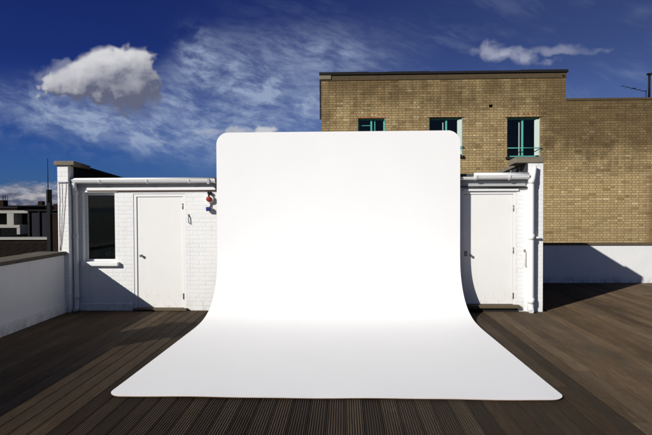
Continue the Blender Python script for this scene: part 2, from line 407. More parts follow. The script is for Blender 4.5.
MAT['darkbrick'] = plain('dark_red_brown_brick', (0.020, 0.012, 0.010), 0.9, 0.05, 0.5, 3, bmp=0.4)
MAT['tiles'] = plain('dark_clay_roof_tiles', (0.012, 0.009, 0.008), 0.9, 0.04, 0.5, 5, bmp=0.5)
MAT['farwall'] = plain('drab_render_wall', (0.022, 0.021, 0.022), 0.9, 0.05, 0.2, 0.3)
MAT['farwhite'] = plain('off_white_concrete', (0.30, 0.295, 0.27), 0.85, 0.15, 0.3, 0.9)
MAT['ground'] = plain('city_ground', (0.06, 0.06, 0.058), 0.95, 0.1, 0.3, 0.05)
MAT['leaf'] = plain('green_plant_leaf', (0.14, 0.26, 0.08), 0.6, 0.3, 0.3, 30)
MAT['petal'] = plain('pale_petals', (0.65, 0.50, 0.45), 0.7, 0.2, 0.2, 30)

# ------------------------------------------------------------------ mesh helpers
class MB:
    def __init__(s): s.v = []; s.f = []; s.smooth = []
    def box(s, x0, x1, y0, y1, z0, z1):
        n = len(s.v)
        s.v += [(x, y, z) for z in (z0, z1) for y in (y0, y1) for x in (x0, x1)]
        for q in ((0, 2, 3, 1), (4, 5, 7, 6), (0, 1, 5, 4), (2, 6, 7, 3), (0, 4, 6, 2), (1, 3, 7, 5)):
            s.f.append([n + i for i in q]); s.smooth.append(False)
        return s
    def prism(s, pts, axis, a, b):
        """polygon pts extruded along axis from a to b"""
        def mk(p, t):
            if axis == 'x': return (t, p[0], p[1])
            if axis == 'y': return (p[0], t, p[1])
            return (p[0], p[1], t)
        n = len(s.v); k = len(pts)
        s.v += [mk(p, a) for p in pts] + [mk(p, b) for p in pts]
        s.f.append([n + i for i in range(k)][::-1]); s.smooth.append(False)
        s.f.append([n + k + i for i in range(k)]); s.smooth.append(False)
        for i in range(k):
            j = (i + 1) % k
            s.f.append([n + i, n + j, n + k + j, n + k + i]); s.smooth.append(False)
        return s
    def hexa(s, p8):
        n = len(s.v); s.v += p8
        for q in ((0, 2, 3, 1), (4, 5, 7, 6), (0, 1, 5, 4), (2, 6, 7, 3), (0, 4, 6, 2), (1, 3, 7, 5)):
            s.f.append([n + i for i in q]); s.smooth.append(False)
        return s
    def tube(s, path, rad, seg=14, caps=True):
        path = [Vector(p) for p in path]
        if not isinstance(rad, (list, tuple)): rad = [rad] * len(path)
        n = len(s.v); prev = None
        for i, p in enumerate(path):
            d = (path[min(i + 1, len(path) - 1)] - path[max(i - 1, 0)]).normalized()
            a = prev if prev else (Vector((0, 0, 1)) if abs(d.z) < 0.9 else Vector((1, 0, 0)))
            s1 = d.cross(a).normalized(); s2 = s1.cross(d).normalized(); prev = s2
            for k in range(seg):
                t = 2 * math.pi * k / seg
                s.v.append(tuple(p + (s1 * math.cos(t) + s2 * math.sin(t)) * rad[i]))
        for i in range(len(path) - 1):
            for k in range(seg):
                j = (k + 1) % seg
                s.f.append([n + i * seg + k, n + i * seg + j, n + (i + 1) * seg + j, n + (i + 1) * seg + k]); s.smooth.append(True)
        if caps:
            s.f.append([n + k for k in range(seg)][::-1]); s.smooth.append(False)
            m = n + (len(path) - 1) * seg
            s.f.append([m + k for k in range(seg)]); s.smooth.append(False)
        return s
    def lathe(s, c, prof, axis='y', seg=24):
        """prof: list of (t along axis, radius)"""
        pts = []
        for t, rr in prof:
            pts.append((Vector(c) + (Vector((0, t, 0)) if axis == 'y' else Vector((0, 0, t))), max(rr, 1e-4)))
        n = len(s.v)
        for p, rr in pts:
            for k in range(seg):
                a = 2 * math.pi * k / seg
                o = Vector((math.cos(a), 0, math.sin(a))) if axis == 'y' else Vector((math.cos(a), math.sin(a), 0))
                s.v.append(tuple(p + o * rr))
        for i in range(len(pts) - 1):
            for k in range(seg):
                j = (k + 1) % seg
                s.f.append([n + i * seg + k, n + i * seg + j, n + (i + 1) * seg + j, n + (i + 1) * seg + k]); s.smooth.append(True)
        s.f.append([n + k for k in range(seg)]); s.smooth.append(False)
        m = n + (len(pts) - 1) * seg
        s.f.append([m + k for k in range(seg)][::-1]); s.smooth.append(False)
        return s
    def slab(s, xs, zs, y0, y1, holes):
        """wall slab in xz with rectangular holes (x0,x1,z0,z1); cell grid without inner faces"""
        xs = sorted(set([round(x, 5) for x in xs] + [round(v, 5) for h in holes for v in h[:2]]))
        zs = sorted(set([round(z, 5) for z in zs] + [round(v, 5) for h in holes for v in h[2:]]))
        def solid(i, k):
            if i < 0 or k < 0 or i >= len(xs) - 1 or k >= len(zs) - 1: return False
            cx = (xs[i] + xs[i+1]) / 2; cz = (zs[k] + zs[k+1]) / 2
            return not any(h[0] < cx < h[1] and h[2] < cz < h[3] for h in holes)
        def q(a, b, c, d):
            n = len(s.v); s.v.extend([a, b, c, d]); s.f.append([n, n+1, n+2, n+3]); s.smooth.append(False)
        for i in range(len(xs) - 1):
            for k in range(len(zs) - 1):
                if not solid(i, k): continue
                a, b, c, d = xs[i], xs[i+1], zs[k], zs[k+1]
                q((a, y0, c), (b, y0, c), (b, y0, d), (a, y0, d))
                q((b, y1, c), (a, y1, c), (a, y1, d), (b, y1, d))
                if not solid(i-1, k): q((a, y1, c), (a, y0, c), (a, y0, d), (a, y1, d))
                if not solid(i+1, k): q((b, y0, c), (b, y1, c), (b, y1, d), (b, y0, d))
                if not solid(i, k-1): q((a, y1, c), (b, y1, c), (b, y0, c), (a, y0, c))
                if not solid(i, k+1): q((a, y0, d), (b, y0, d), (b, y1, d), (a, y1, d))
        return s
    def build(s, name, mat, parent=None, bevel=0.0, label=None, attrs=None):
        xs = [p[0] for p in s.v]; ys = [p[1] for p in s.v]; zs = [p[2] for p in s.v]
        c = Vector(((min(xs)+max(xs))/2, (min(ys)+max(ys))/2, min(zs)))
        me = bpy.data.meshes.new(name)
        me.from_pydata([tuple(Vector(p) - c) for p in s.v], [], s.f)
        me.polygons.foreach_set('use_smooth', s.smooth)
        for a, vals in (attrs or {}).items():
            at = me.attributes.new(a, 'FLOAT', 'FACE'); at.data.foreach_set('value', vals)
        me.materials.append(mat if not isinstance(mat, str) else MAT[mat])
        me.validate(); me.update()
        o = bpy.data.objects.new(name, me); COL.objects.link(o)
        off = wloc(parent) if parent else Vector((0, 0, 0))
        o.parent = parent; o.location = c - off
        if bevel:
            b = o.modifiers.new('bevel', 'BEVEL'); b.width = bevel; b.segments = 2; b.limit_method = 'ANGLE'
            b.angle_limit = math.radians(40); b.harden_normals = False
        if label: o['label'] = label
        return o
def wloc(o):
    v = Vector((0, 0, 0))
    while o: v += o.location; o = o.parent
    return v
def thing(name, label, cat, loc, group=None):
    o = bpy.data.objects.new(name, None); COL.objects.link(o); o.location = loc; o.empty_display_size = 0.2
    o['label'] = label; o['category'] = cat
    if group: o['group'] = group
    return o
def tag(o, label, cat, group=None):
    o['label'] = label; o['category'] = cat
    if group: o['group'] = group
    return o
def struct(o, label=None):
    o['kind'] = 'structure'
    return o

# ------------------------------------------------------------------ setting: ground and roof deck
g = MB(); g.v = [(-1500, -1500, -11), (1500, -1500, -11), (1500, 1500, -11), (-1500, 1500, -11)]; g.f = [[0, 1, 2, 3]]; g.smooth = [False]
struct(g.build('ground', 'ground'))
XL, XR, YB, YF = -4.95, 12.0, -4.0, 12.35           # deck extent
HX0, HX1 = -5.06, 3.47                               # the hut
WY = 9.0                                             # its front wall
sub = MB().box(XL - 0.45, XR, YB, YF + 0.2, -0.30, -0.035)
struct(sub.build('roof_slab', 'roof'))
deck = MB(); tone = []; hue = []
PITCH = 0.1625; NG = 7
k0 = int(math.floor((XL - 0.167) / PITCH)); k1 = int(math.ceil((XR - 0.167) / PITCH))
fixed = {0: 0.28, 1: 0.62, 2: 0.50, 3: 0.72, 4: 0.40, 5: 0.80, 6: 0.25, 7: 0.60, 8: 0.45, 9: 0.38, 10: 0.50, 11: 0.34, 12: 0.55, 13: 0.32,
         -1: 0.75, -2: 0.62, -3: 0.45, -4: 0.26, -5: 0.75, -6: 0.55, -7: 0.30, -8: 0.62, -9: 0.36, -10: 0.66, -11: 0.40, -12: 0.6, -13: 0.5, -14: 0.38, -15: 0.62, -16: 0.45}
for k in range(k0, k1):
    a = 0.167 + k * PITCH + 0.004; w = PITCH - 0.008
    a0, a1 = max(a, XL), min(a + w, XR)
    if a1 - a0 < 0.02: continue
    yend = WY + 0.05 if a0 < HX1 else YF
    prof = [(a0, -0.028), (a0, -0.002), (a0 + 0.002, 0.0)]
    gp = w / NG
    for i in range(NG):
        gx = a + gp * (i + 0.5)
        if gx - 0.008 > a0 + 0.003 and gx + 0.008 < a1 - 0.003:
            prof += [(gx - 0.0055, 0.0), (gx - 0.0035, -0.006), (gx + 0.0035, -0.006), (gx + 0.0055, 0.0)]
    prof += [(a1 - 0.002, 0.0), (a1, -0.002), (a1, -0.028)]
    y = YB + (k * 1.37) % 3.6 - 3.6
    base = fixed.get(k)
    if base is None:
        base = random.uniform(0.82, 1.22)
    else: base = 0.12 + base * 0.68
    while y < yend:
        y0, y1 = max(y, YB) + 0.002, min(y + 3.6, yend) - 0.002
        y += 3.6
        if y1 - y0 < 0.05: continue
        t = base * (1.0 if k in fixed and y0 < 5 else random.uniform(0.85, 1.15)); h = random.random()
        if k in fixed and y1 > 8: t *= 1.2
        n = len(deck.v); m = len(prof)
        deck.v += [(p[0], y0, p[1]) for p in prof] + [(p[0], y1, p[1]) for p in prof]
        for i in range(m - 1):
            deck.f.append([n + i, n + i + 1, n + m + i + 1, n + m + i][::-1]); tone.append(t); hue.append(h)
        deck.f.append([n + i for i in range(m)]); tone.append(t); hue.append(h)
        deck.f.append([n + m + i for i in range(m)][::-1]); tone.append(t); hue.append(h)
deck.smooth = [False] * len(deck.f)
struct(deck.build('deck', 'deck', attrs={'tone': tone, 'hue': hue}))
# the block the roof terrace sits on
blk = MB().box(XL - 0.40, XR - 0.05, YB + 0.05, YF + 0.15, -11, -0.305)
tag(blk.build('terrace_building', 'darkbrick'), 'brown brick block carrying the roof terrace and its deck', 'building')

# ------------------------------------------------------------------ white parapet walls
pl = thing('parapet_wall', 'low white rendered parapet wall in shade along the left side of the deck', 'parapet wall', (XL - 0.2, 4, 0))
MB().box(XL - 0.34, XL, 5.62, 8.80, -0.3, 1.02).build('wall', 'render', pl)
MB().box(XL - 0.32, XL + 0.022, 5.63, 8.79, 0.0, 0.17).build('plinth', 'render', pl)
MB().box(XL - 0.34, XL, YB, 4.85, -0.3, 1.25).build('wall', 'render', pl)  # taller stretch out of view, added to throw the long deck shadow
MB().box(XL - 0.36, XL + 0.01, 4.86, 5.61, -0.3, 1.72).build('pier', 'wbrick', pl)  # unseen pier, added and sized for the shadow band on the deck
MB().box(XL - 0.44, XL + 0.035, 4.80, 5.67, 1.725, 1.80).build('shadow_pier_cap', 'cap', pl, 0.008)  # cap of the added pier, its height ends the shadow band
y = 5.68
while y < 8.8:
    y2 = min(y + 0.88, 8.80)
    MB().box(XL - 0.46, XL + 0.032 + random.uniform(-0.004, 0.004), y + 0.004, y2 - 0.004, 1.021, 1.082 + random.uniform(-0.003, 0.003)).build('coping', 'cap', pl, 0.008)
    y = y2
MB().box(XL - 0.44, XL + 0.03, YB, 4.79, 1.251, 1.305).build('coping', 'cap', pl, 0.008)  # coping of the added taller stretch, sets its shadow edge
pr = thing('parapet_wall', 'low white parapet wall below the brick building, half crossed by a slanting shadow', 'parapet wall', (7.7, 12.45, 0))
MB().box(HX1 + 0.0, XR, 12.352, 12.55, -0.3, 0.905).build('wall', 'render', pr)
MB().box(HX1 + 0.0, XR, 12.325, 12.57, 0.906, 0.955).build('coping', 'rusty' if False else 'sillwood', pr, 0.006)

# ------------------------------------------------------------------ the white hut
S_ = 0.07                                            # fall of the end parapets per metre
HB = 12.9                                            # back of the hut
hut = thing('rooftop_hut', 'white painted brick rooftop hut with two doors and a window behind the backdrop', 'hut', (-0.9, 11, 0))
WT = 2.30
win = (-4.72, -4.13, 0.88, 2.13)
dl = (-3.79, -2.845, -0.02, 2.10)
dr = (2.06, 3.02, -0.02, 2.115)
MB().slab([-4.87, 3.20], [-0.2, WT], WY, WY + 0.22, [win, dl, dr]).build('front_wall', 'wbrick', hut)
MB().box(-4.86, -3.82, WY - 0.035, WY - 0.001, -0.02, 0.13).build('plinth', 'wbrick', hut, 0.01)
def endwall(x0, x1, y0, inner):
    o = MB()
    zf = 2.60
    o.hexa([(x0, y0, -0.2), (x1, y0, -0.2), (x0, HB, -0.2), (x1, HB, -0.2), (x0, y0, zf), (x1, y0, zf), (x0, HB, zf - S_*(HB-y0)), (x1, HB, zf - S_*(HB-y0))])
    return o
endwall(-5.06, -4.87, 8.80, 1).build('end_wall', 'wbrick', hut)
endwall(3.20, 3.47, WY - 0.03, -1).build('end_wall', 'wbrick', hut)
# back wall and roof
MB().box(-4.869, 3.199, HB - 0.2, HB - 0.001, -0.2, 2.22).build('back_wall', 'wbrick', hut)
rf = MB().hexa([(-4.868, WY - 0.05, 2.305), (3.198, WY - 0.05, 2.305), (-4.868, HB - 0.002, 2.225), (3.198, HB - 0.002, 2.225),
           (-4.868, WY - 0.05, 2.365), (3.198, WY - 0.05, 2.365), (-4.868, HB - 0.002, 2.285), (3.198, HB - 0.002, 2.285)]).build('roof', 'roof', hut)
# copings of the end parapets
def coping(x0, x1, y0, y1, zf, ref, th, mat, name='coping'):
    z = lambda yy: zf - S_ * (yy - ref)
    return MB().hexa([(x0, y0, z(y0)), (x1, y0, z(y0)), (x0, y1, z(y1)), (x1, y1, z(y1)), (x0, y0, z(y0) + th), (x1, y0, z(y0) + th), (x0, y1, z(y1) + th), (x1, y1, z(y1) + th)]).build(name, mat, hut, 0.008)
coping(-5.10, -4.74, 8.76, 9.35, 2.602, 8.80, 0.075, 'stone')
y = 9.355
while y < HB:
    coping(-5.10, -4.80, y, min(y + 0.9, HB + 0.03) - 0.006, 2.602, 8.80, 0.06, 'felt'); y += 0.9
coping(2.985, 3.472, WY - 0.05, 9.33, 2.602, WY - 0.03, 0.10, 'stone')
y = 9.335
while y < HB:
    coping(3.14, 3.462, y, min(y + 0.8, HB + 0.03) - 0.006, 2.602, WY - 0.03, 0.07, 'stone'); y += 0.8
# flashing on the inner faces of the end parapets
MB().hexa([(-4.868, 8.99, 2.366), (-4.845, 8.99, 2.366), (-4.868, HB - .01, 2.29), (-4.845, HB - .01, 2.29), (-4.868, 8.99, 2.585), (-4.845, 8.99, 2.585), (-4.868, HB - .01, 2.43), (-4.845, HB - .01, 2.43)]).build('flashing', 'felt', hut)
fl = MB().hexa([(3.175, 8.96, 2.366), (3.198, 8.96, 2.366), (3.175, HB - .01, 2.29), (3.198, HB - .01, 2.29), (3.175, 8.96, 2.597), (3.198, 8.96, 2.597), (3.175, HB - .01, 2.44), (3.198, HB - .01, 2.44)]).build('flashing', 'slate', hut)
for yy_ in (9.25, 9.75, 10.45):
    MB().box(3.165, 3.174, yy_, yy_ + 0.035, 2.37, 2.555).build('lead_strip', 'lead', fl)
# felt rolls of the roof edge behind the right gutter
MB().box(2.0, 2.28, WY - 0.07, WY + 0.4, 2.372, 2.42).build('roof_edge_felt', 'roof', hut, 0.01)
MB().hexa([(-4.80, WY - 0.055, 2.366), (3.15, WY - 0.055, 2.366), (-4.80, WY + 0.15, 2.366), (3.15, WY + 0.15, 2.366), (-4.80, WY - 0.03, 2.385), (3.15, WY - 0.03, 2.385), (-4.80, WY + 0.12, 2.385), (3.15, WY + 0.12, 2.385)]).build('roof_edge_felt', 'roof', hut)
# fascia boards
MB().box(-4.80, -2.27, WY - 0.028, WY - 0.002, 2.215, 2.30).build('fascia', 'dirty', hut)
MB().box(-4.62, -2.29, WY - 0.040, WY - 0.002, 2.165, 2.213).build('fascia_batten', 'white', hut)
MB().box(-4.62, -2.29, WY - 0.034, WY - 0.003, 2.150, 2.163).build('fascia_strip', 'rusty', hut)
MB().box(2.0, 3.16, WY - 0.035, WY - 0.002, 2.20, 2.30).build('fascia', 'dirty', hut)
o = MB()
o.hexa([(2.0, WY - 0.05, 2.185), (3.19, WY - 0.05, 2.165), (2.0, WY - 0.003, 2.185), (3.19, WY - 0.003, 2.165), (2.0, WY - 0.05, 2.199), (3.19, WY - 0.05, 2.188), (2.0, WY - 0.003, 2.199), (3.19, WY - 0.003, 2.188)])
o.build('fascia_strip', 'felt', hut)

def gutter(x0, x1, yc, zt, rr, drop=0.0):
    """half round gutter, open on top, with a turned lip"""
    o = MB(); seg = 12; n = 0
    prof = []
    for i in range(seg + 1):
        a = math.pi + math.pi * i / seg
        prof.append((yc + rr * math.cos(a), zt + rr * math.sin(a) * 1.05))
    inner = [(yc + (p[0] - yc) * 0.92, zt + (p[1] - zt) * 0.92) for p in prof][::-1]
    front = [(prof[0][0] - 0.008, zt), (prof[0][0] - 0.008, zt + 0.010), (prof[0][0] + 0.006, zt + 0.010)]
    o.prism(prof + inner + front[::-1] if False else prof + inner, 'x', x0, x1)
    o.box(x0, x1, yc - rr - 0.007, yc - rr + 0.007, zt - 0.004, zt + 0.010)
    return o
gl = gutter(-4.83, -2.28, WY - 0.105, 2.345, 0.058).build('gutter', 'white', hut)
for xx in (-4.35, -3.50, -2.75):
    o = gutter(xx, xx + 0.035, WY - 0.105, 2.343, 0.064)
    o.build('gutter_bracket', 'white', gl)
# stop end and outlet of the left gutter
MB().prism([(WY - 0.175, 2.352), (WY - 0.175, 2.33), (WY - 0.14, 2.275), (WY - 0.07, 2.275), (WY - 0.04, 2.33), (WY - 0.04, 2.352)], 'x', -2.279, -2.262).build('stop_end', 'white', gl)
MB().box(-2.40, -2.36, WY - 0.18, WY - 0.03, 2.265, 2.36).build('gutter_bracket', 'dirty', gl)
gr = gutter(2.26, 3.19, WY - 0.10, 2.38, 0.066).build('gutter', 'white', hut)
gutter(1.85, 2.258, WY - 0.09, 2.350, 0.045).build('gutter', 'white', hut)
for xx in (2.27, 2.84):
    gutter(xx, xx + 0.03, WY - 0.10, 2.378, 0.074).build('gutter_bracket', 'white', gr)
# closed tops so the lit pipe reads round from the deck
MB().tube([(2.262, WY - 0.10, 2.375), (3.188, WY - 0.10, 2.375)], 0.058, 16).build('gutter_pipe', 'white', gr)
MB().tube([(-4.82, WY - 0.105, 2.335), (-2.283, WY - 0.105, 2.335)], 0.050, 16).build('gutter_pipe', 'white', gl)
# downpipes
dp = MB()
dp.tube([(-4.815, WY - 0.12, 2.30), (-4.815, WY - 0.10, 2.22), (-4.815, WY - 0.065, 2.12), (-4.815, WY - 0.065, 0.09), (-4.815, WY - 0.075, 0.05), (-4.815, WY - 0.13, 0.025)], 0.042, 16)
d = dp.build('downpipe', 'white', hut)
for z in (2.08, 1.3, 0.22):
    MB().tube([(-4.815, WY - 0.065, z), (-4.815, WY - 0.065, z + 0.08)], 0.050, 16).build('pipe_collar', 'white', d)
dp = MB()
dp.tube([(3.30, WY - 0.10, 2.545), (3.285, WY - 0.10, 2.40), (3.255, WY - 0.10, 2.32), (3.245, WY - 0.10, 2.26), (3.245, WY - 0.10, 0.10), (3.245, WY - 0.11, 0.06), (3.225, WY - 0.16, 0.03)], [0.032, 0.036, 0.058, 0.048, 0.046, 0.046, 0.045], 18)
d = dp.build('downpipe', 'white', hut)
for z in (2.24, 1.27, 0.16):
    MB().tube([(3.245, WY - 0.10, z), (3.245, WY - 0.10, z + 0.09)], 0.056, 18).build('pipe_collar', 'white', d)
for z in (1.29,):
    MB().box(3.24, 3.40, WY - 0.10, WY - 0.032, z, z + 0.03).build('pipe_bracket', 'white', d)

# window of the hut
wn = MB()
wx0, wx1, wz0, wz1 = win
wn.slab([wx0 + .002, wx1 - .002], [wz0 + .002, wz1 - .002], WY + 0.085, WY + 0.14, [(wx0 + 0.045, wx1 - 0.030, wz0 + 0.035, wz1 - 0.05)])
wf = wn.build('window', 'white', hut, 0.004)
MB().box(wx0 + 0.046, wx1 - 0.031, WY + 0.118, WY + 0.124, wz0 + 0.036, wz1 - 0.051).build('pane', 'clear', wf)
MB().box(wx0 - 0.04, wx1 + 0.05, WY - 0.02, WY - 0.001, wz1 + 0.002, wz1 + 0.035).build('window_head', 'white', wf, 0.004)
sil = MB().box(wx0 - 0.005, wx1 + 0.075, WY - 0.075, WY + 0.084, wz0 - 0.075, wz0 - 0.002)
sil.build('sill', 'white', wf, 0.012)
cu_ = MB(); n = 60
pts = [(wx0 + 0.12 + (wx1 - wx0 - 0.10) * i / n, WY + 0.255 + 0.012 * math.sin(i * 0.9) + 0.006 * math.sin(i * 0.37)) for i in range(n + 1)]
cu_.prism(pts + [(p[0], p[1] + 0.004) for p in pts[::-1]], 'z', wz0 - 0.02, wz1 - 0.03)
cu_.build('curtain', 'curtain', wf)
MB().box(wx0 + 0.003, wx1 - 0.003, WY + 0.142, WY + 0.238, wz0 + 0.003, wz0 + 0.03).build('inner_sill', 'dirty', wf)
pt = thing('potted_plant', 'small flowering plant standing inside the window on its sill', 'plant', (wx1 - 0.15, WY + 0.19, wz0 + 0.031))
MB().lathe((wx1 - 0.15, WY + 0.19, wz0 + 0.031), [(0, 0.026), (0.05, 0.034)], 'z', 14).build('pot', 'rusty', pt)
random.seed(3)
for nm, mt, cnt, rr in (('leaf', 'leaf', 60, 0.030), ('flower', 'petal', 30, 0.022)):
    o = MB()
    for q in range(cnt):
        c = Vector((wx1 - 0.16 + random.gauss(0, 0.05), WY + 0.19 + random.uniform(-.03, .03), wz0 + 0.11 + random.uniform(-0.035, 0.06)))
        a1 = Vector((random.uniform(-1, 1), random.uniform(-1, 1), random.uniform(-1, 1))).normalized(); b1 = a1.cross(Vector((0.3, 0.5, 0.8))).normalized() * 0.5
        k = len(o.v); o.v += [tuple(c + a1 * rr), tuple(c + b1 * rr), tuple(c - a1 * rr), tuple(c - b1 * rr)]
        o.f.append([k, k+1, k+2, k+3]); o.smooth.append(False)
    o.build('foliage' if nm == 'leaf' else 'blossom', mt, pt)

# doors
def door(x0, x1, z0, z1, lower, label, knob_x, hinges, right_hinge=True):
    ft = 0.05
    fr = MB().slab([x0 + 0.004, x1 - 0.004], [z0, z1 - 0.004], WY + 0.008, WY + 0.09, [(x0 + ft + .004, x1 - ft + 0.004, z0 - 1, z1 - ft)])
    d = MB().box(x0 + ft + 0.009, x1 - ft - 0.001, WY + 0.022, WY + 0.065, lower, z1 - ft - 0.008).build('door', 'door', hut, 0.003, label)
    fo = fr.build('frame', 'white', d, 0.004)
    MB().box(x0 + 0.006, x1 - 0.006, WY + 0.075, WY + 0.16, z0, z1 - 0.006).build('gap_backing', 'darkgap', d)  # near-black panel filling the opening, puts shade into the gaps round the leaf
    for hz in hinges:
        h = MB().tube([(x1 - ft + 0.0015, WY + 0.004, hz), (x1 - ft + 0.0015, WY + 0.004, hz + 0.10)], 0.007, 10)
        h.box(x1 - ft - 0.008, x1 - ft + 0.012, WY + 0.004, WY + 0.0075, hz + 0.004, hz + 0.106)
        h.build('hinge', 'rusty' if hz < 0.6 else 'steel', d)
    k = MB().lathe((knob_x, WY + 0.022, 0.985), [(0, 0.022), (-0.005, 0.022), (-0.006, 0.010), (-0.03, 0.010), (-0.034, 0.022), (-0.05, 0.024), (-0.058, 0.014)])
    k.build('handle', 'steel', d)
    return d
dlo = door(*dl, 0.045, 'cream door whose lower left corner lies in shadow', -3.655, (0.20, 1.82))
MB().box(dl[0] + 0.0, dl[1] + 0.03, WY - 0.085, WY + 0.07, 0.003, 0.042).build('threshold', 'sillwood', dlo, 0.008)
dro = door(*dr, 0.125, 'white door half shaded by the edge of the backdrop', 2.225, (0.22, 1.02, 1.76))
MB().box(dr[0] - 0.02, dr[1] + 0.05, WY - 0.075, WY + 0.07, 0.062, 0.118).build('threshold', 'sillwood', dro, 0.008)
MB().box(dr[0] + 0.0, dr[1] + 0.02, WY - 0.03, WY + 0.06, 0.0, 0.060).build('riser', 'felt', dro)
MB().box(2.10, 3.05, WY - 0.03, WY - 0.001, 2.118, 2.152).build('door_head', 'white', dro, 0.005)
o = MB().box(2.12, 2.17, WY + 0.012, WY + 0.0215, 0.97, 1.06); o.box(2.13, 2.15, WY + 0.004, WY + 0.012, 1.00, 1.03)
o.build('lock_plate', 'steel', dro)
# stay hooks on the wall beside each door
def hook(x, z, name_label, s=1):
    t = thing('door_hook', name_label, 'hook', (x, WY, z), 'hooks that hold the doors open')
    MB().box(x - 0.012, x + 0.012, WY - 0.010, WY - 0.001, z - 0.02, z + 0.03).build('plate', 'steel', t)
    return t
t = hook(-2.785, 1.70, 'short grey metal hook on the white wall right of the left door')
MB().tube([(-2.785, WY - 0.012, 1.72), (-2.78, WY - 0.030, 1.68), (-2.775, WY - 0.028, 1.58), (-2.760, WY - 0.015, 1.56)], 0.008, 8).build('rod', 'steel', t)
t = hook(3.165, 1.06, 'long thin grey hook rod hanging on the wall beside the right downpipe')
MB().tube([(3.17, WY - 0.012, 1.07), (3.165, WY - 0.03, 1.05), (3.165, WY - 0.03, 0.80), (3.175, WY - 0.045, 0.785), (3.185, WY - 0.035, 0.80)], 0.007, 8).build('rod', 'steel', t)

# ------------------------------------------------------------------ alarm bell and blue box
ab = thing('alarm_bell', 'round red alarm bell on a black bracket beside the left edge of the backdrop', 'alarm bell', (-2.40, WY, 1.96))
o = MB().box(-2.425, -2.365, WY - 0.06, WY - 0.001, 2.085, 2.125); o.tube([(-2.40, WY - 0.05, 2.10), (-2.405, WY - 0.05, 2.03)], 0.016, 8)
o.build('bracket', 'black', ab)
MB().lathe((-2.395, WY - 0.001, 2.00), [(0, 0.072), (-0.035, 0.072), (-0.045, 0.068), (-0.055, 0.068)]).build('back_plate', 'white', ab)
MB().lathe((-2.400, WY - 0.057, 2.00), [(0, 0.047), (-0.016, 0.047), (-0.026, 0.040), (-0.031, 0.024), (-0.032, 0.008)]).build('gong', 'red', ab)
MB().tube([(-2.39, WY - 0.02, 1.935), (-2.385, WY - 0.018, 1.88), (-2.395, WY - 0.018, 1.862)], 0.014, 8).build('conduit', 'steel', ab)
bb = thing('beacon_box', 'small square dark blue box on the white wall under the red bell', 'beacon', (-2.405, WY, 1.80))
MB().box(-2.43, -2.38, WY - 0.03, WY - 0.001, 1.795, 1.85).build('mount', 'white', bb)
MB().box(-2.448, -2.374, WY - 0.09, WY - 0.031, 1.785, 1.86).build('lens', 'blue', bb, 0.008)

# ------------------------------------------------------------------ cables on the left pier
cb = thing('wall_cables', 'thin red and grey cables hanging on the white pier above the parapet', 'cables', (-5.05, 8.8, 1.1))
for i, (pts) in enumerate([[(-5.03, 2.30), (-5.02, 2.0), (-5.03, 1.6), (-5.035, 1.1)], [(-4.98, 2.30), (-4.975, 1.9), (-5.0, 1.5), (-5.03, 1.1)], [(-4.90, 2.28), (-4.93, 1.9), (-4.965, 1.5), (-5.02, 1.1)]]):
    sm = []
    for a in range(len(pts) - 1):
        for q in range(6):
            t = q / 6; sm.append((pts[a][0] * (1 - t) + pts[a+1][0] * t + 0.003 * math.sin(a * 2 + q), 8.792, pts[a][1] * (1 - t) + pts[a+1][1] * t))
    MB().tube(sm + [(pts[-1][0], 8.792, pts[-1][1])], 0.0035, 6).build('cable', 'cable' if i != 1 else 'dirty', cb)
MB().box(-5.05, -4.89, 8.775, 8.797, 2.30, 2.318).build('cable_clip', 'dirty', cb)

# ------------------------------------------------------------------ the white infinity backdrop
BX0, BX1, BYB, BYF, BZT = -2.222, 1.997, 8.80, 4.835, 3.155
path = []
R = 0.88; nseg = 28
rc = 0.10                                            # corner radius on the ground
yq = BYF
prof = [(BYF + (7.45 - BYF) * i / 30.0, 0.012) for i in range(31)]
c4 = ((7.45, 0.012), (8.43, 0.012), (BYB, 0.15), (BYB, 1.15))
for i in range(1, 41):
    t = i / 40.0; w4 = ((1-t)**3, 3*t*(1-t)**2, 3*t*t*(1-t), t**3)
    prof.append((sum(w * c[0] for w, c in zip(w4, c4)), sum(w * c[1] for w, c in zip(w4, c4))))
for i in range(1, 25):
    prof.append((BYB, 1.15 + (BZT - 1.15) * i / 24.0))
# resample finely near both ends for the rounded corners
L = [0.0]
for i in range(1, len(prof)):
    L.append(L[-1] + math.hypot(prof[i][0] - prof[i-1][0], prof[i][1] - prof[i-1][1]))
tot = L[-1]
def at(s):
    s = max(0, min(tot, s))
    for i in range(1, len(L)):
        if s <= L[i] + 1e-9:
            t = (s - L[i-1]) / (L[i] - L[i-1]); return (prof[i-1][0] * (1-t) + prof[i][0] * t, prof[i-1][1] * (1-t) + prof[i][1] * t)
    return prof[-1]
rb, rt_ = 0.16, 0.21
ss_ = [rb * (1 - math.cos(math.pi/2 * i / 10)) for i in range(11)] + L[1:-1] + [tot - rt_ * (1 - math.cos(math.pi/2 * i / 14)) for i in range(15)]
ss_ = sorted(set(round(s, 4) for s in ss_))
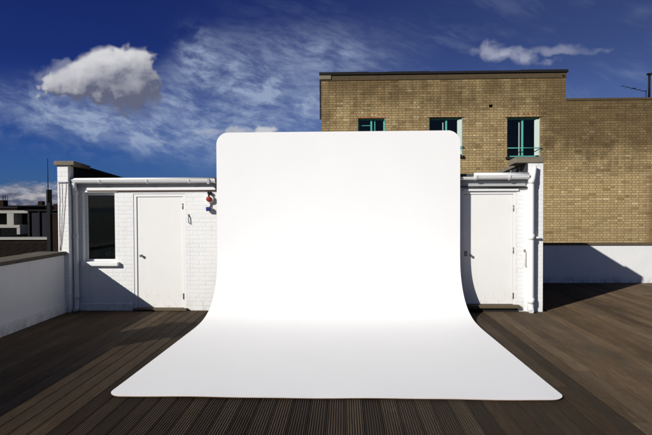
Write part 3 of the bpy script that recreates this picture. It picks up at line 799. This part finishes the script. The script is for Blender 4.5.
# drop stations too close together
st = [ss_[0]]
for s in ss_[1:]:
    if s - st[-1] > 0.0015: st.append(s)
nx = 24
bd = MB()
for s in st:
    y, z = at(s)
    ins = 0
    if s < rb: ins = rb - math.sqrt(max(0, rb*rb - (rb - s)**2))
    if s > tot - rt_: q = s - (tot - rt_); ins = rt_ - math.sqrt(max(0, rt_*rt_ - q*q))
    x0, x1 = BX0 + ins, BX1 - ins
    fl_ = max(0.0, 1 - z / 0.8) ** 1.5 * 0.055 + max(0.0, min(1.0, (8.0 - y) / 3.2)) * 0.065
    x0 -= fl_; x1 += fl_                                # the roll widens a little where it lies flat
    for i in range(nx + 1):
        x = x0 + (x1 - x0) * i / nx
        # slight lift and waviness of the loose sheet at the front rim
        wz = 0.0
        if s < 0.5: wz = (0.5 - s) / 0.5 * 0.004 * (1 + math.sin(x * 3.1) * 0.8 + math.sin(x * 7.3) * 0.4)
        bd.v.append((x, y, z + wz))
for j in range(len(st) - 1):
    for i in range(nx):
        a = j * (nx + 1) + i
        bd.f.append([a, a + 1, a + nx + 2, a + nx + 1]); bd.smooth.append(True)
b = bd.build('photo_backdrop', 'backdrop')
b.data.materials.append(MAT['ply'])
md = b.modifiers.new('thickness', 'SOLIDIFY'); md.thickness = 0.006; md.offset = -1; md.material_offset_rim = 1; md.material_offset = 1
es = b.modifiers.new('crisp_edge', 'EDGE_SPLIT'); es.split_angle = math.radians(40)
tag(b, 'huge plain white studio backdrop curving from the hut wall onto the deck', 'backdrop')

# ------------------------------------------------------------------ yellow brick building
bb_ = thing('brick_building', 'yellow stock brick building with teal windows rising behind the white hut', 'building', (3.5, 12.8, 0))
BY = 16.2
X0, X1 = -0.71, 6.95
wins = [(0.457, 1.309, 3.375, 4.658), (2.706, 3.748, 3.413, 4.645), (5.14, 6.162, 3.362, 4.626)]
hole = (4.574, 4.70, 4.963, 5.052)
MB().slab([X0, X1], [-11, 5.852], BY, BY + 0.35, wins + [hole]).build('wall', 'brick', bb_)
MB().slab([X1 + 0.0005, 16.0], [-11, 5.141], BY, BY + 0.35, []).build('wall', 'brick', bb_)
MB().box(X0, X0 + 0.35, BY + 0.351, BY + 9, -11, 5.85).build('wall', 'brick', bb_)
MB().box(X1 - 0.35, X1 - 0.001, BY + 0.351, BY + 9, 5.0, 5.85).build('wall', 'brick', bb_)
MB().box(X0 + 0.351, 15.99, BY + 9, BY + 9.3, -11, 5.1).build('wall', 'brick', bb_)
MB().box(X0 + 0.351, X1 - 0.351, BY + 0.351, BY + 8.999, 5.4, 5.5).build('roof', 'roof', bb_)
MB().box(X1 + 0.001, 15.99, BY + 0.351, BY + 8.999, 4.75, 4.88).build('roof', 'roof', bb_)
x = X0 - 0.02; i = 0
while x < X1 + 0.02:                                 # concrete band of long blocks under the felt
    x2 = min(x + 0.92, X1 + 0.02)
    MB().box(x + 0.002, x2 - 0.002, BY - 0.02, BY + 0.37, 5.854, 6.024).build('coping', 'soldier', bb_, 0.006)
    x = x2
x = X0 - 0.06; random.seed(4)
while x < X1 + 0.04:                                 # uneven felt capping
    x2 = min(x + random.uniform(0.5, 1.4), X1 + 0.06); dzz = random.uniform(-0.008, 0.010) + (0.02 if x < 0.8 else 0)
    MB().box(x, x2, BY - 0.06, BY + 0.40, 6.026, 6.106 + dzz).build('felt_cap', 'felt', bb_, 0.01)
    x = x2 + 0.001
MB().box(X0 - 0.05, X0 + 0.32, BY - 0.05, BY - 0.021, 5.89, 6.02).build('corner_stone', 'stone', bb_, 0.02)
MB().box(X0 - 0.05, X0 - 0.003, BY + 0.0, BY + 0.09, 4.65, 6.0).build('corner_flashing', 'felt', bb_)
x = X1 + 0.002
while x < 16:
    MB().box(x, min(x + 0.9, 16) - 0.004, BY - 0.02, BY + 0.37, 5.143, 5.215).build('coping', 'soldier', bb_, 0.006)
    x += 0.9
MB().box(X1 - 0.12, X1 - 0.04, BY - 0.024, BY - 0.0205, 5.89, 5.94).build('vent', 'darkgap', bb_)
MB().box(hole[0] + .001, hole[1] - .001, BY + 0.12, BY + 0.16, hole[2] + .001, hole[3] - .001).build('vent', 'darkgap', bb_)
MB().box(0.3, 6.5, BY + 0.9, BY + 0.95, 3.0, 5.0).build('room_back', 'darkgap', bb_)
def bwin(w, kind):
    x0, x1, z0, z1 = w
    yf = BY + 0.11
    f_ = MB()
    t = 0.042
    fr = f_.slab([x0 + .002, x1 - .002], [z0 + .04, z1 - .002], yf, yf + 0.05, [(x0 + t, x1 - t, z0 + 0.04 + t, z1 - t)]).build('window', 'teal', bb_, 0.003)
    return fr
for i, w in enumerate(wins):
    fr = bwin(w, i)
    x0, x1, z0, z1 = w; yf = BY + 0.11
    # flat arch of red brick and the stone sill
    random.seed(i)
    MB().box(x0 - 0.06, x1 + 0.05, BY - 0.006, BY + 0.10, z1 + 0.003, z1 + 0.028).build('lintel', 'darkbrick' if i else 'orange', fr)
    MB().box(x0 - 0.05, x1 + 0.05, BY - 0.05, BY + 0.109, z0 - 0.035, z0 + 0.037).build('sill', 'felt' if i else 'stone', fr, 0.008)
    # painted right reveal
    MB().box(x1 - 0.012, x1 - 0.003, BY + 0.002, BY + 0.108, z0 + 0.04, z1 - 0.004).build('reveal', 'palegreen' if i else 'teal', fr)
    mid = x0 + (x1 - x0) * (0.50 if i != 1 else 0.53)
    MB().box(mid - 0.026, mid + 0.026, yf - 0.008, yf + 0.055, z0 + 0.075, z1 - 0.035).build('mullion', 'teal', fr)
    MB().box(x0 + 0.035, mid - 0.027, yf + 0.026, yf + 0.030, z0 + 0.075, z1 - 0.035).build('pane', 'clear', fr)
    MB().box(mid + 0.027, x1 - 0.035, yf + 0.026, yf + 0.030, z0 + 0.075, z1 - 0.035).build('pane', 'clear', fr)
    cx0 = (x0 + 0.05, mid + 0.05, x0 + 0.05)[i]; cx1 = (x1 - 0.30, x1 - 0.1, x0 + 0.22)[i]
    o = MB(); n = 30
    pts = [(cx0 + (cx1 - cx0) * q / n, yf + 0.14 + 0.015 * math.sin(q * 1.1)) for q in range(n + 1)]
    o.prism(pts + [(p[0], p[1] + 0.004) for p in pts[::-1]], 'z', z0 + 0.05, z1 - 0.02)
    o.build('curtain', ('net', 'curtain', 'curtain')[i], fr)
    if i == 0:
        MB().box(mid + 0.10, mid + 0.125, yf + 0.005, yf + 0.024, z0 + 0.08, z1 - 0.04).build('glazing_bar', 'teal', fr)
        MB().box(x0 + 0.04, mid - 0.025, yf + 0.005, yf + 0.024, z1 - 0.22, z1 - 0.205).build('glazing_bar', 'teal', fr)
    if i:
        # guard rail across the opening with its end brackets
        rl = MB().tube([(x0 + 0.005, BY - 0.045, z0 + 0.31), (x1 + 0.03, BY - 0.045, z0 + 0.31)], 0.013, 8)
        rl.tube([(x1 + 0.03, BY - 0.045, z0 + 0.31), (x1 + 0.03, BY + 0.0, z0 + 0.31)], 0.012, 8)
        rl.tube([(x1 + 0.02, BY - 0.03, z0 + 0.30), (x1 - 0.05, BY + 0.03, z0 + 0.14)], 0.008, 6)
        rl.build('guard_rail', 'teal', fr)
        MB().box(mid - 0.115, mid - 0.09, yf - 0.006, yf + 0.02, z0 + 0.08, z1 - 0.13).build('glazing_bar', 'palegreen', fr)
    if i == 2 or i == 1:
        # opened casement folded back against the reveal
        MB().hexa([(x1 - 0.145, yf - 0.01, z0 + 0.085), (x1 - 0.02, BY + 0.0, z0 + 0.085), (x1 - 0.128, yf + 0.0, z0 + 0.085), (x1 - 0.014, BY + 0.02, z0 + 0.085),
                   (x1 - 0.145, yf - 0.01, z1 - 0.05), (x1 - 0.02, BY + 0.0, z1 - 0.05), (x1 - 0.128, yf + 0.0, z1 - 0.05), (x1 - 0.014, BY + 0.02, z1 - 0.05)]).build('casement', 'palegreen', fr)
    for q in range(4):
        a = x0 + 0.30 + q * 0.16 + 0.02 * random.random()
        MB().box(a, a + 0.06, BY - 0.005, BY + 0.002, z1 + 0.115, z1 + 0.15).build('red_brick', 'orange', fr)

# ------------------------------------------------------------------ aerial on the brick building
an = thing('tv_aerial', 'dark television aerial mast on the roof of the brick building', 'aerial', (9.62, BY + 0.2, 5.2))
MB().tube([(9.62, BY + 0.2, 5.2), (9.62, BY + 0.2, 5.98)], 0.034, 10).build('mast', 'black', an)
MB().box(9.56, 9.68, BY + 0.15, BY + 0.25, 5.96, 6.01).build('mast_head', 'black', an)
MB().tube([(9.62, BY + 0.2, 5.85), (9.78, BY + 0.2, 6.2), (9.88, BY + 0.2, 6.1)], 0.008, 6).build('rod', 'black', an)
t2 = thing('yagi_aerial', 'thin yagi aerial boom above the parapet left of the mast', 'aerial', (9.1, BY + 1.5, 4.9))
o = MB(); o.tube([(9.45, BY + 1.5, 5.93), (10.3, BY + 1.5, 5.72)], 0.009, 6)
for q in range(5):
    a = 9.48 + q * 0.18; z = 5.922 - (a - 9.48) * 0.247
    o.tube([(a, BY + 1.35, z), (a, BY + 1.65, z)], 0.004, 5)
o.box(9.84, 9.92, BY + 1.48, BY + 1.52, 5.82, 5.85)
o.build('boom', 'black', t2)
MB().tube([(10.28, BY + 1.5, 4.88), (10.28, BY + 1.5, 5.78)], 0.012, 6).build('mast', 'black', t2)

# ------------------------------------------------------------------ beyond the left parapet
pp = thing('mast_post', 'tall black post with a thin whip aerial left of the white pier', 'mast', (-7.5, 12.6, -2))
MB().box(-7.51, -7.42, 12.55, 12.65, -3.0, 2.32).build('post', 'black', pp)
MB().tube([(-7.455, 12.54, 2.0), (-7.455, 12.54, 3.10)], [0.013, 0.008], 8).build('whip', 'black', pp)
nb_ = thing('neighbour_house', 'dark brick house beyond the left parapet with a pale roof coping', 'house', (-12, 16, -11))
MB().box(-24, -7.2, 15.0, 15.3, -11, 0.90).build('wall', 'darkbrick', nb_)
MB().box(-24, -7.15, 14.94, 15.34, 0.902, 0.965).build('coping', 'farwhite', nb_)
o = MB()
random.seed(9)
for rr in range(9):                                   # courses of a lean-to tile roof in front of the wall
    y0 = 12.9 + rr * 0.23; z0 = -0.25 + rr * 0.115
    n = 0; xx = -16 + (rr % 2) * 0.13
    while xx < -7.55:
        w = 0.26
        o.hexa([(xx, y0, z0), (xx + w - .012, y0, z0), (xx, y0 + .3, z0 + .13), (xx + w - .012, y0 + .3, z0 + .13), (xx, y0, z0 + .03), (xx + w - .012, y0, z0 + .03 + random.uniform(0, .01)), (xx, y0 + .3, z0 + .15), (xx + w - .012, y0 + .3, z0 + .15)])
        xx += w
o.build('tile_roof', 'tiles', nb_)
MB().box(-16, -7.56, 14.97, 14.995, 0.66, 0.70).build('flashing', 'lead', nb_)
MB().box(-7.38, -7.02, 12.58, 12.95, -11, 1.70).build('chimney', 'darkbrick', nb_)
rv = thing('roof_vent', 'small black roof vent pipe standing on the pale coping left of the post', 'vent pipe', (-8.6, 15.1, 0.965))
MB().tube([(-8.6, 15.1, 0.966), (-8.6, 15.1, 1.35)], 0.035, 10).build('pipe', 'black', rv)
MB().lathe((-8.6, 15.1, 1.351), [(0, 0.06), (0.05, 0.06), (0.09, 0.01)], 'z', 12).build('cowl', 'black', rv)
cs = thing('clad_shed', 'dark grey vertical clad rooftop shed behind the black post', 'shed', (-13, 21, -11))
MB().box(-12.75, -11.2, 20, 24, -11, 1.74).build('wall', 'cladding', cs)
o = MB()
x = -12.7
while x < -11.3:
    o.box(x, x + 0.06, 19.94, 19.999, 0.3, 1.77); x += 0.42
o.build('cladding_rib', 'black', cs)
MB().box(-12.8, -11.15, 19.9, 24.1, 1.741, 1.79).build('roof', 'felt', cs)
fb = thing('balcony_flats', 'low dark block of flats with off white framed balconies at the far left', 'building', (-32, 42, -11))
MB().box(-44, -25.4, 40.8, 52, -11, 1.45).build('wall', 'farwall', fb)
for zt in (1.68, 0.52, -0.9):
    xr = -25.0 if zt > 1 else -25.9
    MB().box(-44, xr, 39.6, 40.79, zt - 0.22, zt).build('balcony_slab', 'farwhite', fb)
    MB().box(xr - 0.26, xr - 0.001, 39.62, 40.78, zt - (0.95 if zt > 1 else 0.75), zt - 0.221).build('balcony_fin', 'farwhite', fb)
    for q in range(6):
        a = xr - 1.6 - q * 2.6
        w_ = MB().box(a - 0.75, a + 0.65, 40.74, 40.795, zt - 0.93, zt - 0.24).build('window', 'glass', fb)
MB().box(-26.95, -26.4, 39.62, 40.70, 0.52, 1.459).build('balcony_pier', 'farwhite', fb)
# far skyline
random.seed(21)
def block(x0, x1, y0, y1, zt, label, mat='farwall', chim=2, rows=3):
    t = thing('city_block', label, 'building', ((x0+x1)/2, y0, -11), 'blocks on the far skyline')
    MB().box(x0, x1, y0, y1, -11, zt).build('wall', mat, t)
    MB().box(x0 - .2, x1 + .2, y0 - .2, y1 + .2, zt + .001, zt + .25).build('roof', 'felt', t)
    for q in range(chim):
        cx_ = x0 + (x1 - x0) * (q + 0.6 + 0.2 * random.random()) / (chim + 0.4)
        MB().box(cx_, cx_ + 1.2, y0 + 2, y0 + 3.2, zt + .251, zt + random.uniform(1.0, 1.9)).build('chimney', 'darkbrick', t)
    for q in range(chim + 1):
        ax = x0 + (x1 - x0) * random.uniform(0.1, 0.9); az = zt + random.uniform(1.6, 3.2)
        o = MB(); o.tube([(ax, y0 + 3, zt + 0.2), (ax, y0 + 3, az)], 0.07, 5); o.box(ax - 0.6, ax + 0.6, y0 + 2.96, y0 + 3.04, az - 0.5, az - 0.42)
        o.build('aerial', 'black', t)
    for r_ in range(rows):
        n = int((x1 - x0) / 3.2)
        for c_ in range(n):
            a = x0 + (c_ + .5) * (x1 - x0) / n
            MB().box(a - .6, a + .6, y0 - .03, y0 - .001, zt - 2.2 - r_ * 3.2, zt - .8 - r_ * 3.2).build('window', 'glass', t)
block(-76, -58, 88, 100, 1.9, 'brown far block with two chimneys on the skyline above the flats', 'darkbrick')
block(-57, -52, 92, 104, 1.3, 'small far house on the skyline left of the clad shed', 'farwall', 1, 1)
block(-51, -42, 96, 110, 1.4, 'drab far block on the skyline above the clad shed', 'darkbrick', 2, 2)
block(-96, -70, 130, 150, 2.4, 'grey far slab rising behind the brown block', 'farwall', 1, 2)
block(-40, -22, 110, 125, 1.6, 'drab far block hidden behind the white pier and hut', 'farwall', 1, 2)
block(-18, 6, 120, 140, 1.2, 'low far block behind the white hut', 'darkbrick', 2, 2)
